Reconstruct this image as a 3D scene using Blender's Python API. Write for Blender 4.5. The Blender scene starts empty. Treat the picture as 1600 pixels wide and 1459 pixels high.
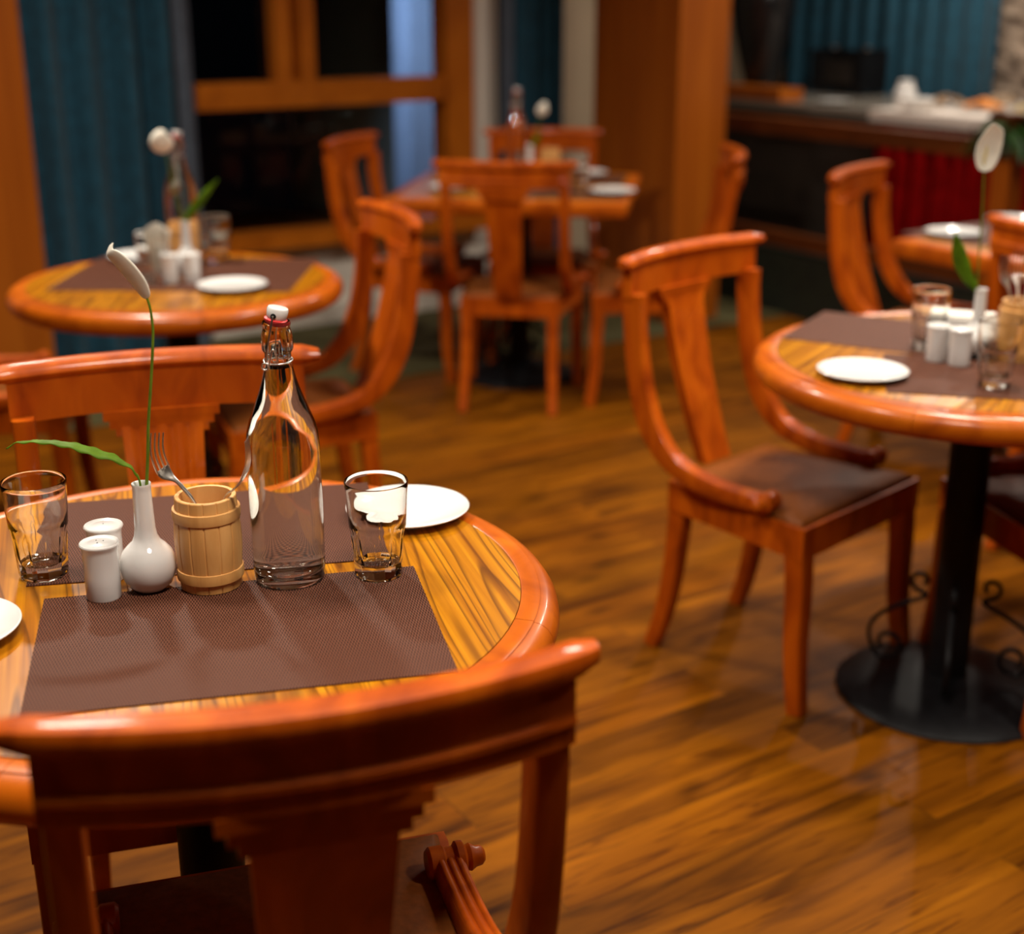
import bpy, bmesh, math, random
from mathutils import Vector, Matrix
PI = math.pi
rad = math.radians
random.seed(7)
scn = bpy.context.scene
C = scn.collection

# ------------------------------------------------------------------ camera
F_PX, PITCH, ROLL, CAM_H = 2187.0, rad(18.653), rad(-0.05), 1.441
cam_d = bpy.data.cameras.new('camera')
cam = bpy.data.objects.new('camera', cam_d)
C.objects.link(cam)
cam_d.sensor_fit = 'HORIZONTAL'
cam_d.sensor_width = 36.0
cam_d.lens = 36.0 * F_PX / 1600.0
cam_d.clip_start = 0.05
cam_d.dof.use_dof = True
cam_d.dof.focus_distance = 1.72
cam_d.dof.aperture_fstop = 2.3
cp, sp = math.cos(PITCH), math.sin(PITCH)
fwd = Vector((0, cp, -sp)); r0 = Vector((1, 0, 0)); u0 = Vector((0, sp, cp))
rv = math.cos(ROLL) * r0 + math.sin(ROLL) * u0
uv = -math.sin(ROLL) * r0 + math.cos(ROLL) * u0
cm = Matrix.Identity(4)
for i in range(3):
    cm[i][0], cm[i][1], cm[i][2] = rv[i], uv[i], -fwd[i]
cm.translation = (0, 0, CAM_H)
cam.matrix_world = cm
scn.camera = cam

# ------------------------------------------------------------------ world, exposure, lamps
scn.view_settings.view_transform = 'Standard'
scn.view_settings.look = 'None'
scn.view_settings.exposure = 0.0
scn.view_settings.gamma = 1.0
scn.view_settings.use_curve_mapping = False
wd = bpy.data.worlds.new('night'); scn.world = wd
wd.use_nodes = True
wd.node_tree.nodes['Background'].inputs[0].default_value = (0.0006, 0.0007, 0.001, 1)
wd.node_tree.nodes['Background'].inputs[1].default_value = 1.0


def lamp(name, loc, size, power, col=(1.0, 0.90, 0.77), aim=None, spread=180):
    d = bpy.data.lights.new(name, 'AREA')
    d.shape = 'DISK'; d.size = size; d.energy = power; d.color = col
    d.spread = rad(spread)
    o = bpy.data.objects.new(name, d); C.objects.link(o)
    o.location = loc
    if aim is not None:
        o.rotation_euler = (Vector(aim) - Vector(loc)).to_track_quat('-Z', 'Y').to_euler()
    return o


lamp('ceiling_lamp', (0.05, 0.93, 2.50), 0.50, 23, spread=130)
lamp('ceiling_lamp', (0.80, 2.85, 2.55), 0.40, 23, spread=130)
lamp('ceiling_lamp', (-0.95, 2.00, 2.55), 0.40, 20, spread=130)
lamp('ceiling_lamp', (1.75, 1.60, 2.55), 0.25, 18, spread=130)
lamp('ceiling_lamp', (-1.25, 3.70, 2.55), 0.22, 44, spread=165)
lamp('ceiling_lamp', (1.55, 3.70, 2.55), 0.20, 17, spread=130)
lamp('ceiling_lamp', (1.75, 5.40, 2.55), 0.15, 24, spread=165)
lamp('ceiling_lamp', (0.10, 4.70, 2.55), 0.20, 7, spread=130)
lamp('ceiling_lamp', (2.15, 6.75, 2.50), 0.10, 24, spread=180)
lamp('outside_fill', (-0.95, 6.90, 2.45), 0.2, 6.5, (0.45, 0.62, 1.0), aim=(-0.40, 7.75, 1.0), spread=60)  # unseen cool light added to brighten the pale outside wall

# ------------------------------------------------------------------ mesh helpers


class MB:
    """collects shapes for ONE mesh object"""
    def __init__(self):
        self.bm = bmesh.new()

    def _face(self, vs):
        try:
            self.bm.faces.new(vs)
        except ValueError:
            pass

    def box(self, c, s, rz=0.0, taper=None):
        """c centre, s full size; taper=(tx,ty) scales the lower end"""
        vs = []
        for z in (-.5, .5):
            k = taper if (taper and z < 0) else (1, 1)
            for x, y in ((-.5, -.5), (.5, -.5), (.5, .5), (-.5, .5)):
                p = Vector((x * s[0] * k[0], y * s[1] * k[1], z * s[2]))
                if rz:
                    p.rotate(Matrix.Rotation(rz, 3, 'Z'))
                vs.append(self.bm.verts.new(p + Vector(c)))
        a = vs
        for f in ((3, 2, 1, 0), (4, 5, 6, 7), (0, 1, 5, 4), (1, 2, 6, 5), (2, 3, 7, 6), (3, 0, 4, 7)):
            self._face([a[i] for i in f])
        return self

    def loft(self, rings, cap=True, close=True):
        R = [[self.bm.verts.new(Vector(p)) for p in r] for r in rings]
        n = len(R[0])
        for i in range(len(R) - 1):
            for j in range(n if close else n - 1):
                k = (j + 1) % n
                self._face([R[i][j], R[i][k], R[i + 1][k], R[i + 1][j]])
        if cap and close:
            self._face(list(reversed(R[0])))
            self._face(R[-1])
        return self

    def lathe(self, prof, seg=32, o=(0, 0, 0), rfun=None, a0=0.0, a1=2 * PI):
        """prof: list of (r, z); closed rings, r=0 collapses to a pole"""
        full = abs(a1 - a0 - 2 * PI) < 1e-6
        n = seg if full else seg + 1
        rows = []
        for r, z in prof:
            if r <= 1e-6:
                rows.append(self.bm.verts.new((o[0], o[1], o[2] + z)))
            else:
                row = []
                for i in range(n):
                    a = a0 + (a1 - a0) * i / seg
                    rr = rfun(r, z, a) if rfun else r
                    row.append(self.bm.verts.new((o[0] + rr * math.cos(a), o[1] + rr * math.sin(a), o[2] + z)))
                rows.append(row)
        for A, B in zip(rows, rows[1:]):
            la, lb = isinstance(A, list), isinstance(B, list)
            for i in range(seg):
                k = (i + 1) % n if full else i + 1
                if la and lb:
                    self._face([A[i], A[k], B[k], B[i]])
                elif la:
                    self._face([A[i], A[k], B])
                elif lb:
                    self._face([A, B[k], B[i]])
        return self

    def tube(self, path, rad_, seg=8, cap=True, flat=None):
        """round tube along a path; rad_ number or list; flat = (width vector, ratio) for a strap"""
        P = [Vector(p) for p in path]
        n = len(P)
        rr = rad_ if isinstance(rad_, (list, tuple)) else [rad_] * n
        T = []
        for i in range(n):
            a, b = P[max(i - 1, 0)], P[min(i + 1, n - 1)]
            T.append((b - a).normalized())
        ref = Vector((0, 0, 1)) if abs(T[0].z) < .9 else Vector((1, 0, 0))
        nx = T[0].cross(ref).normalized()
        rings = []
        for i in range(n):
            nx = (nx - T[i] * nx.dot(T[i])).normalized()
            ny = T[i].cross(nx)
            rings.append([P[i] + (nx * math.cos(2 * PI * k / seg) + ny * math.sin(2 * PI * k / seg)) * rr[i] for k in range(seg)])
        return self.loft(rings, cap)

    def surf(self, grid):
        V = [[self.bm.verts.new(Vector(p)) for p in row] for row in grid]
        for i in range(len(V) - 1):
            for j in range(len(V[0]) - 1):
                self._face([V[i][j], V[i][j + 1], V[i + 1][j + 1], V[i + 1][j]])
        return self

    def bevel(self, w, seg=2, ang=40):
        es = [e for e in self.bm.edges if len(e.link_faces) == 2 and e.calc_face_angle(0) > rad(ang)]
        bmesh.ops.bevel(self.bm, geom=es, offset=w, segments=seg, affect='EDGES', profile=.6)
        return self

    def build(self, name, mat, parent=None, smooth=38, loc=None, rz=0.0):
        bm = self.bm
        bmesh.ops.recalc_face_normals(bm, faces=bm.faces[:])
        for f in bm.faces:
            f.smooth = smooth > 0
        if smooth > 0:
            for e in bm.edges:
                if len(e.link_faces) == 2 and e.calc_face_angle(0) > rad(smooth):
                    e.smooth = False
        me = bpy.data.meshes.new(name)
        bm.to_mesh(me); bm.free()
        me.materials.append(mat)
        o = bpy.data.objects.new(name, me); C.objects.link(o)
        if parent:
            o.parent = parent
        if loc is not None:
            o.location = loc
        if rz:
            o.rotation_euler = (0, 0, rz)
        return o


def tag(o, label=None, cat=None, group=None, kind=None):
    if label: o['label'] = label
    if cat: o['category'] = cat
    if group: o['group'] = group
    if kind: o['kind'] = kind
    return o


def thing(name, label, cat, loc=(0, 0, 0), rz=0.0, group=None):
    o = bpy.data.objects.new(name, None); C.objects.link(o)
    o.empty_display_size = .05
    o.location = loc; o.rotation_euler = (0, 0, rz)
    return tag(o, label, cat, group)


def copy_tree(o, parent=None):
    c = o.copy(); C.objects.link(c)
    if parent: c.parent = parent
    for ch in list(o.children):
        copy_tree(ch, c)
    return c


def place_copy(src, loc, rz, label, group=None):
    c = copy_tree(src)
    c.location = loc; c.rotation_euler = (0, 0, rz)
    c['label'] = label
    if group: c['group'] = group
    return c


def struct(o):
    o['kind'] = 'structure'
    return o


def catmull(pts, n=6):
    P = [Vector(p) for p in pts]
    out = []
    for i in range(len(P) - 1):
        p0, p1, p2, p3 = P[max(i - 1, 0)], P[i], P[i + 1], P[min(i + 2, len(P) - 1)]
        for k in range(n):
            t = k / n
            out.append(.5 * ((2 * p1) + (-p0 + p2) * t + (2 * p0 - 5 * p1 + 4 * p2 - p3) * t * t + (-p0 + 3 * p1 - 3 * p2 + p3) * t ** 3))
    out.append(P[-1])
    return out


# ------------------------------------------------------------------ materials
def new_mat(name):
    m = bpy.data.materials.new(name); m.use_nodes = True
    nt = m.node_tree
    return m, nt, nt.nodes['Principled BSDF']


def setp(b, **k):
    names = dict(col='Base Color', rough='Roughness', metal='Metallic', spec='Specular IOR Level', trans='Transmission Weight',
                 ior='IOR', coat='Coat Weight', coatr='Coat Roughness', sss='Subsurface Weight', sheen='Sheen Weight')
    for a, v in k.items():
        if a == 'col' and len(v) == 3: v = (*v, 1)
        b.inputs[names[a]].default_value = v


def plain(name, col, rough=.5, var=.12, scale=30.0, bump=0.0, **k):
    """solid colour with a little procedural variation"""
    m, nt, b = new_mat(name)
    setp(b, rough=rough, **k)
    tc = nt.nodes.new('ShaderNodeTexCoord'); nz = nt.nodes.new('ShaderNodeTexNoise')
    nz.inputs['Scale'].default_value = scale; nz.inputs['Detail'].default_value = 4
    nt.links.new(tc.outputs['Object'], nz.inputs['Vector'])
    rp = nt.nodes.new('ShaderNodeValToRGB')
    rp.color_ramp.elements[0].position = .3; rp.color_ramp.elements[1].position = .7
    rp.color_ramp.elements[0].color = (*[c * (1 - var) for c in col], 1)
    rp.color_ramp.elements[1].color = (*[min(1, c * (1 + var)) for c in col], 1)
    nt.links.new(nz.outputs['Fac'], rp.inputs['Fac'])
    nt.links.new(rp.outputs['Color'], b.inputs['Base Color'])
    if bump:
        bp = nt.nodes.new('ShaderNodeBump'); bp.inputs['Strength'].default_value = bump
        bp.inputs['Distance'].default_value = .002
        nt.links.new(nz.outputs['Fac'], bp.inputs['Height']); nt.links.new(bp.outputs['Normal'], b.inputs['Normal'])
    return m


def ramp(nt, stops):
    rp = nt.nodes.new('ShaderNodeValToRGB')
    cr = rp.color_ramp
    while len(cr.elements) < len(stops):
        cr.elements.new(.5)
    for e, (p, c) in zip(cr.elements, stops):
        e.position = p; e.color = (*c, 1)
    return rp


def wood(name, stops, scale=(6, 6, 60), rz=0.0, rough=.3, coat=.5, coatr=.12, detail=5, dist=1.2, lines=None, spec=.5):
    """streaky grain: noise stretched by scale; lines=(color, scale, amount) adds thin dark grain lines"""
    m, nt, b = new_mat(name)
    setp(b, rough=rough, coat=coat, coatr=coatr, spec=spec)
    tc = nt.nodes.new('ShaderNodeTexCoord'); mp = nt.nodes.new('ShaderNodeMapping')
    rot = nt.nodes.new('ShaderNodeMapping'); rot.inputs['Rotation'].default_value = (0, 0, rz)
    nt.links.new(tc.outputs['Object'], rot.inputs['Vector'])
    mp.inputs['Scale'].default_value = scale
    nt.links.new(rot.outputs['Vector'], mp.inputs['Vector'])
    nz = nt.nodes.new('ShaderNodeTexNoise'); nz.inputs['Scale'].default_value = 1; nz.inputs['Detail'].default_value = detail
    nz.inputs['Distortion'].default_value = dist
    nt.links.new(mp.outputs['Vector'], nz.inputs['Vector'])
    rp = ramp(nt, stops)
    nt.links.new(nz.outputs['Fac'], rp.inputs['Fac'])
    out = rp.outputs['Color']
    if lines:
        colr, lscale, amt = lines
        mp2 = nt.nodes.new('ShaderNodeMapping'); mp2.inputs['Scale'].default_value = lscale
        nt.links.new(rot.outputs['Vector'], mp2.inputs['Vector'])
        n2 = nt.nodes.new('ShaderNodeTexNoise'); n2.inputs['Scale'].default_value = 1; n2.inputs['Detail'].default_value = 2
        n2.inputs['Distortion'].default_value = .12
        nt.links.new(mp2.outputs['Vector'], n2.inputs['Vector'])
        # contour lines of a stretched noise = cathedral grain
        mu = nt.nodes.new('ShaderNodeMath'); mu.operation = 'MULTIPLY'; mu.inputs[1].default_value = 26.0
        nt.links.new(n2.outputs['Fac'], mu.inputs[0])
        fr = nt.nodes.new('ShaderNodeMath'); fr.operation = 'FRACT'
        nt.links.new(mu.outputs[0], fr.inputs[0])
        r2 = ramp(nt, [(0, (amt,) * 3), (.30, (0, 0, 0)), (.9, (0, 0, 0)), (1.0, (amt,) * 3)])
        nt.links.new(fr.outputs[0], r2.inputs['Fac'])
        mx = nt.nodes.new('ShaderNodeMix'); mx.data_type = 'RGBA'
        nt.links.new(r2.outputs['Color'], mx.inputs['Factor'])
        nt.links.new(out, mx.inputs['A']); mx.inputs['B'].default_value = (*colr, 1)
        out = mx.outputs['Result']
    nt.links.new(out, b.inputs['Base Color'])
    return m


M = {}
M['chair'] = wood('chair_wood', [(.25, (.23, .030, .001)), (.5, (.43, .072, .0015)), (.75, (.58, .118, .003))], (14, 14, 5), rough=.45, coat=.32, coatr=.10, spec=.15)
M['rim'] = wood('rim_wood', [(.25, (.30, .050, .0015)), (.5, (.47, .095, .0025)), (.75, (.60, .145, .005))], (9, 9, 9), rough=.36, coat=.35, coatr=.14, spec=.25)
M['pillar'] = wood('pillar_wood', [(.25, (.30, .066, .003)), (.55, (.40, .098, .005)), (.8, (.48, .13, .008))], (10, 10, .8), rough=.5, coat=.12, coatr=.25, spec=.2)
M['frame'] = wood('frame_wood', [(.25, (.32, .078, .004)), (.5, (.46, .12, .006)), (.8, (.56, .16, .010))], (4, 4, 3), rough=.4, coat=.2, spec=.25)
M['darkwood'] = wood('dark_wood', [(.25, (.07, .016, .002)), (.6, (.11, .026, .003)), (.8, (.15, .036, .004))], (4, 20, 20), rough=.5, coat=.1, spec=.2)
M['barrel'] = wood('barrel_wood', [(.2, (.56, .26, .07)), (.5, (.68, .345, .105)), (.8, (.76, .42, .15))], (40, 40, 6), rough=.5, coat=.1)
M['laminate'] = {}


def laminate(rz, key):
    return wood('tabletop_' + key, [(.28, (.17, .046, .001)), (.42, (.36, .120, .002)), (.55, (.48, .180, .003)), (.72, (.60, .255, .005))],
                (75, 1.2, 1), rz=rz, rough=.3, coat=.35, coatr=.1, detail=4, dist=.3, spec=.3,
                lines=((.11, .030, .001), (9, .45, 1), .85))


M['leather'] = plain('brown_leather', (.20, .056, .009), .55, .18, 90, .25, spec=.15)
M['china'] = plain('white_china', (.78, .765, .745), .12, .01, 12, coat=.5, coatr=.05)
M['paper'] = plain('white_napkin', (.80, .76, .68), .8, .03, 40)
M['iron'] = plain('black_iron', (.006, .006, .007), .5, .3, 40, .1, spec=.18)
M['steel'] = plain('polished_steel', (.86, .83, .78), .28, .03, 60, metal=1.0)
M['red_rubber'] = plain('red_rubber', (.62, .03, .03), .45, .05, 40)
M['stem'] = plain('green_stem', (.12, .19, .012), .45, .2, 60, spec=.3)
M['leaf'] = plain('green_leaf', (.072, .140, .004), .5, .25, 40, spec=.12)
M['spathe'] = plain('white_spathe', (.92, .88, .76), .45, .06, 60, sss=.0)
M['spadix'] = plain('cream_spadix', (.75, .62, .25), .6, .2, 400, .4)
M['cream'] = plain('cream_wall', (.62, .50, .34), .7, .04, 6)
M['white_wall'] = plain('white_wall', (.78, .71, .62), .7, .05, 6)
M['ceil'] = plain('ceiling_boards', (.38, .27, .16), .9, .02, 3)
M['teal'] = plain('teal_velvet', (.006, .062, .105), .85, .3, 25, sheen=.08)
M['sheer'] = plain('blue_grey_lining', (.075, .095, .13), .85, .15, 25)
M['black'] = plain('black_gloss', (.008, .008, .009), .25, .3, 20)
M['granite'] = plain('grey_granite', (.22, .195, .165), .22, .35, 160)
M['stone'] = plain('dark_stone', (.022, .016, .012), .6, .4, 9, .6)
M['redcloth'] = plain('red_cloth', (.22, .0012, .0015), .8, .25, 20, spec=.05)
M['whitecloth'] = plain('white_cloth', (.70, .62, .56), .8, .05, 30)
M['outpaint'] = plain('pale_outside_paint', (.55, .6, .7), .8, .08, 5)
M['soil'] = plain('dark_foliage', (.008, .012, .004), .8, .6, 30, .8)
M['green_dark'] = plain('dark_green_leaf', (.012, .035, .004), .5, .4, 20, spec=.2)


def glass_mat(name, col=(1, 1, 1), ior=1.47, rough=0.0):
    m, nt, b = new_mat(name)
    nt.nodes.remove(b)
    g = nt.nodes.new('ShaderNodeBsdfGlass')
    g.inputs['Color'].default_value = (*col, 1); g.inputs['IOR'].default_value = ior; g.inputs['Roughness'].default_value = rough
    nt.links.new(g.outputs[0], nt.nodes['Material Output'].inputs['Surface'])
    return m


M['glass'] = glass_mat('clear_glass', (.985, .99, .98))
M['water'] = glass_mat('water', (1, 1, .99), 1.333)


def pane_mat():
    m, nt, b = new_mat('window_glass')
    nt.nodes.remove(b)
    t = nt.nodes.new('ShaderNodeBsdfTransparent'); t.inputs[0].default_value = (.8, .85, .86, 1)
    g = nt.nodes.new('ShaderNodeBsdfGlossy'); g.inputs['Roughness'].default_value = .02
    g.inputs['Color'].default_value = (.8, .8, .8, 1)
    fr = nt.nodes.new('ShaderNodeFresnel'); fr.inputs[0].default_value = 1.35
    mx = nt.nodes.new('ShaderNodeMixShader')
    nt.links.new(fr.outputs[0], mx.inputs[0]); nt.links.new(t.outputs[0], mx.inputs[1]); nt.links.new(g.outputs[0], mx.inputs[2])
    nt.links.new(mx.outputs[0], nt.nodes['Material Output'].inputs['Surface'])
    return m


M['pane'] = pane_mat()


def mat_weave():
    m, nt, b = new_mat('woven_vinyl')
    setp(b, rough=.5, spec=.12)
    tc = nt.nodes.new('ShaderNodeTexCoord'); sx = nt.nodes.new('ShaderNodeSeparateXYZ')
    nt.links.new(tc.outputs['Object'], sx.inputs[0])

    def mth(op, a, bval=None, c=None):
        n = nt.nodes.new('ShaderNodeMath'); n.operation = op
        for i, v in enumerate((a, bval, c)):
            if v is None: continue
            if isinstance(v, (int, float)): n.inputs[i].default_value = v
            else: nt.links.new(v, n.inputs[i])
        return n.outputs[0]
    cx = mth('COSINE', mth('MULTIPLY', sx.outputs['X'], 2 * PI / .0034))
    cy = mth('COSINE', mth('MULTIPLY', sx.outputs['Y'], 2 * PI / .0118))
    p = mth('MULTIPLY', cx, cy)
    r = ramp(nt, [(0.0, (.150, .056, .032)), (.40, (.130, .048, .027)), (.62, (.045, .015, .009)), (.85, (.018, .006, .004))])
    h = mth('MULTIPLY_ADD', p, .5, .5)
    nt.links.new(h, r.inputs['Fac'])
    nt.links.new(r.outputs['Color'], b.inputs['Base Color'])
    bp = nt.nodes.new('ShaderNodeBump'); bp.inputs['Strength'].default_value = .8; bp.inputs['Distance'].default_value = .0006
    bp.invert = True
    nt.links.new(h, bp.inputs['Height']); nt.links.new(bp.outputs['Normal'], b.inputs['Normal'])
    return m


M['weave'] = mat_weave()


def floor_mat():
    m, nt, b = new_mat('plank_floor')
    setp(b, rough=.5, coat=.02, coatr=.3, spec=.08)
    tc = nt.nodes.new('ShaderNodeTexCoord'); rt = nt.nodes.new('ShaderNodeMapping')
    rt.inputs['Rotation'].default_value = (0, 0, -rad(33))
    nt.links.new(tc.outputs['Object'], rt.inputs['Vector'])
    br = nt.nodes.new('ShaderNodeTexBrick')
    br.offset = .37; br.inputs['Scale'].default_value = 1
    br.inputs['Brick Width'].default_value = 1.15; br.inputs['Row Height'].default_value = .145
    br.inputs['Mortar Size'].default_value = .0012; br.inputs['Bias'].default_value = 0
    br.inputs['Color1'].default_value = (0, 0, 0, 1); br.inputs['Color2'].default_value = (1, 1, 1, 1)
    br.inputs['Mortar'].default_value = (.5, .5, .5, 1)
    nt.links.new(rt.outputs['Vector'], br.inputs['Vector'])
    # shift the grain per plank
    sc = nt.nodes.new('ShaderNodeVectorMath'); sc.operation = 'MULTIPLY_ADD'
    sc.inputs[1].default_value = (7.3, 3.1, 5.7)
    nt.links.new(br.outputs['Color'], sc.inputs[0]); nt.links.new(rt.outputs['Vector'], sc.inputs[2])

    def noise(scale, det, dist):
        mp = nt.nodes.new('ShaderNodeMapping'); mp.inputs['Scale'].default_value = scale
        nt.links.new(sc.outputs[0], mp.inputs['Vector'])
        n = nt.nodes.new('ShaderNodeTexNoise'); n.inputs['Scale'].default_value = 1; n.inputs['Detail'].default_value = det
        n.inputs['Distortion'].default_value = dist
        nt.links.new(mp.outputs['Vector'], n.inputs['Vector'])
        return n.outputs['Fac']
    n1 = noise((1.6, 14, 1), 6, 1.0)
    r1 = ramp(nt, [(.27, (.045, .012, .0006)), (.42, (.135, .040, .0009)), (.58, (.215, .066, .0013)), (.76, (.29, .095, .002))])
    nt.links.new(n1, r1.inputs['Fac'])
    n2 = noise((3.0, 40, 1), 6, 2.2)
    r2 = ramp(nt, [(.31, (.42, .36, .32)), (.46, (1, 1, 1))])
    nt.links.new(n2, r2.inputs['Fac'])
    mx = nt.nodes.new('ShaderNodeMix'); mx.data_type = 'RGBA'; mx.blend_type = 'MULTIPLY'; mx.inputs['Factor'].default_value = 1
    nt.links.new(r1.outputs['Color'], mx.inputs['A']); nt.links.new(r2.outputs['Color'], mx.inputs['B'])
    # per-plank tone
    r3 = ramp(nt, [(0, (.72, .70, .66)), (.5, (1, 1, 1)), (1, (1.0, .92, .8))])
    nt.links.new(br.outputs['Color'], r3.inputs['Fac'])
    m3 = nt.nodes.new('ShaderNodeMix'); m3.data_type = 'RGBA'; m3.blend_type = 'MULTIPLY'; m3.inputs['Factor'].default_value = 1
    nt.links.new(mx.outputs['Result'], m3.inputs['A']); nt.links.new(r3.outputs['Color'], m3.inputs['B'])
    # knots
    mp = nt.nodes.new('ShaderNodeMapping'); mp.inputs['Scale'].default_value = (2.6, 6, 1)
    nt.links.new(sc.outputs[0], mp.inputs['Vector'])
    vo = nt.nodes.new('ShaderNodeTexVoronoi'); vo.inputs['Scale'].default_value = 1
    nt.links.new(mp.outputs['Vector'], vo.inputs['Vector'])
    r4 = ramp(nt, [(.04, (.15, .13, .12)), (.16, (1, 1, 1))])
    nt.links.new(vo.outputs['Distance'], r4.inputs['Fac'])
    m4 = nt.nodes.new('ShaderNodeMix'); m4.data_type = 'RGBA'; m4.blend_type = 'MULTIPLY'; m4.inputs['Factor'].default_value = .8
    nt.links.new(m3.outputs['Result'], m4.inputs['A']); nt.links.new(r4.outputs['Color'], m4.inputs['B'])
    # joints
    m5 = nt.nodes.new('ShaderNodeMix'); m5.data_type = 'RGBA'
    m5.inputs['B'].default_value = (.05, .018, .002, 1)
    ml = nt.nodes.new('ShaderNodeMath'); ml.operation = 'MULTIPLY'; ml.inputs[1].default_value = .7
    nt.links.new(br.outputs['Fac'], ml.inputs[0]); nt.links.new(ml.outputs[0], m5.inputs['Factor'])
    nt.links.new(m4.outputs['Result'], m5.inputs['A'])
    nt.links.new(m5.outputs['Result'], b.inputs['Base Color'])
    return m


M['floor'] = floor_mat()
M['olive_strip'] = plain('olive_floor', (.070, .058, .014), .95, .3, 60, .3)

# ------------------------------------------------------------------ the room
WO, WR = (-1.151, 6.157, 0), rad(33)      # window wall: local x along the wall, y outward
RO, RR = (1.15, 6.75, 0), rad(-57)        # buffet side: local x to the right, y away


def wstruct(name, mb, mat, smooth=38):
    return struct(mb.build(name, mat, None, smooth, WO, WR))


def rstruct(name, mb, mat, smooth=38):
    return struct(mb.build(name, mat, None, smooth, RO, RR))


struct(MB().box((0.6, 3.6, -.03), (12, 12.5, .06)).build('floor', M['floor'], None, 0))
struct(MB().box((0.6, 3.9, 2.69), (12, 11.5, .06)).build('ceiling', M['ceil'], None, 0))
cb = MB().box((1.0, -.52, .003), (4.6, 1.04, .006))  # thin dark olive strip of floor along the window wall
wstruct('floor_olive_strip', cb, M['olive_strip'], 0)
wb = MB()
wb.box((-.93, .08, .19), (4.14, .16, .38))
wb.box((1.215, .08, 1.33), (.15, .16, 2.66))
wb.box((1.87, .08, 1.33), (.46, .16, 2.66))
wb.box((-.93, .08, 2.43), (4.14, .16, .46)).box((1.46, .08, 2.43), (.34, .16, .46))
wb.box((-2.0, .08, 1.33), (1.2, .16, 2.66))
wstruct('wall_back', wb, M['white_wall'], 0)
wstruct('baseboard_back', MB().box((.0, -.012, .05), (2.2, .02, .10)).bevel(.004), M['white_wall'])
wstruct('wall_side', MB().box((2.02, 1.9, 1.33), (.16, 3.8, 2.66)), M['cream'], 0)
cw = MB().box((1.76, -.015, 1.33), (.29, .03, 2.66))
wstruct('trim_1', cw, M['cream'], 0)
# window 1
wf = MB()
wf.box((.38, -.015, .415), (1.6, .15, .07))                   # sill
wf.box((1.06, .02, 1.33), (.145, .13, 1.76))                  # right jamb
wf.box((-.36, .02, 1.33), (.12, .13, 1.76))
wf.box((.38, .02, 1.033), (1.5, .10, .11))                    # middle rail
wf.box((.193, .02, 1.65), (.07, .09, 1.13)).box((.305, .02, 1.65), (.07, .10, 1.13)).box((.25, .045, 1.65), (.06, .04, 1.13))
wf.box((.38, .02, 2.17), (1.5, .11, .1))
win = wstruct('window_1', wf.bevel(.006), M['frame'])
MB().box((.38, .06, 1.3), (1.36, .006, 1.7)).build('glass_pane', M['pane'], win, 0)
# second opening behind the narrow curtain
df = MB().box((1.31, .03, 1.1), (.04, .12, 2.2)).box((1.62, .03, 1.1), (.04, .12, 2.2)).box((1.465, .03, 2.18), (.35, .12, .06))
d2 = wstruct('window_2', df.bevel(.004), M['black'])
MB().box((1.465, .07, 1.09), (.28, .006, 2.14)).build('glass_pane', M['pane'], d2, 0)
# pale outside wall end seen through the window
wstruct('wall_outside', MB().box((1.80, 1.1, 1.1), (.84, .2, 2.2)), M['outpaint'], 0)
# wooden pillars
lp = MB().box((-1.37, -.125, 1.33), (.82, .25, 2.66)).bevel(.006)
wstruct('pillar_left', lp, M['pillar'])
pl = struct(MB().box((.14, .31, 1.33), (.28, .62, 2.66)).bevel(.008).build('pillar_right', M['pillar'], None, 38, (.725, 6.30, 0), WR))
# right-hand wall behind the buffet
rstruct('wall_right', MB().box((.9, 1.58, 1.33), (7.8, .14, 2.66)), M['cream'], 0)


def stone_wall():
    m, nt, b = new_mat('rough_stone')
    setp(b, rough=.85)
    tc = nt.nodes.new('ShaderNodeTexCoord')
    v = nt.nodes.new('ShaderNodeTexVoronoi'); v.inputs['Scale'].default_value = 14
    n = nt.nodes.new('ShaderNodeTexNoise'); n.inputs['Scale'].default_value = 9; n.inputs['Detail'].default_value = 6
    nt.links.new(tc.outputs['Object'], v.inputs['Vector']); nt.links.new(tc.outputs['Object'], n.inputs['Vector'])
    r = ramp(nt, [(.3, (.10, .07, .05)), (.5, (.26, .19, .14)), (.7, (.42, .32, .24))])
    nt.links.new(n.outputs['Fac'], r.inputs['Fac']); nt.links.new(r.outputs['Color'], b.inputs['Base Color'])
    bp = nt.nodes.new('ShaderNodeBump'); bp.inputs['Strength'].default_value = 1; bp.inputs['Distance'].default_value = .03
    nt.links.new(v.outputs['Distance'], bp.inputs['Height']); nt.links.new(bp.outputs['Normal'], b.inputs['Normal'])
    return m


rstruct('trim_2', MB().box((1.87, 1.49, 1.33), (3.6, .05, 2.66)), stone_wall(), 0)


# ------------------------------------------------------------------ curtains
def curtain_mesh(x0, x1, z0, z1, folds, amp, seed, flare=0.0):
    rnd = random.Random(seed)
    ph = [rnd.uniform(-.5, .5) for _ in range(folds + 3)]
    am = [rnd.uniform(.6, 1.25) for _ in range(folds + 3)]
    n = folds * 14
    rows = []
    for iz in range(13):
        v = iz / 12
        row = []
        for i in range(n + 1):
            q = i / n
            k = q * folds
            j = int(k)
            a = am[j] * (1 - (k - j)) + am[j + 1] * (k - j)
            s = math.sin(2 * PI * k + ph[j] * (1 - (k - j)) + ph[j + 1] * (k - j) + .25 * math.sin(3 * v + j))
            x = x0 + (x1 - x0) * q
            x = x + (x - (x0 + x1) / 2) * flare * (1 - v)
            row.append((x, s * amp * a * (.75 + .25 * (1 - v)), z0 + (z1 - z0) * v))
        rows.append(row)
    back = [[(x, y + .004, z) for x, y, z in r] for r in rows]
    mb = MB(); mb.surf(rows); mb.surf([list(reversed(r)) for r in back])
    return mb


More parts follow.
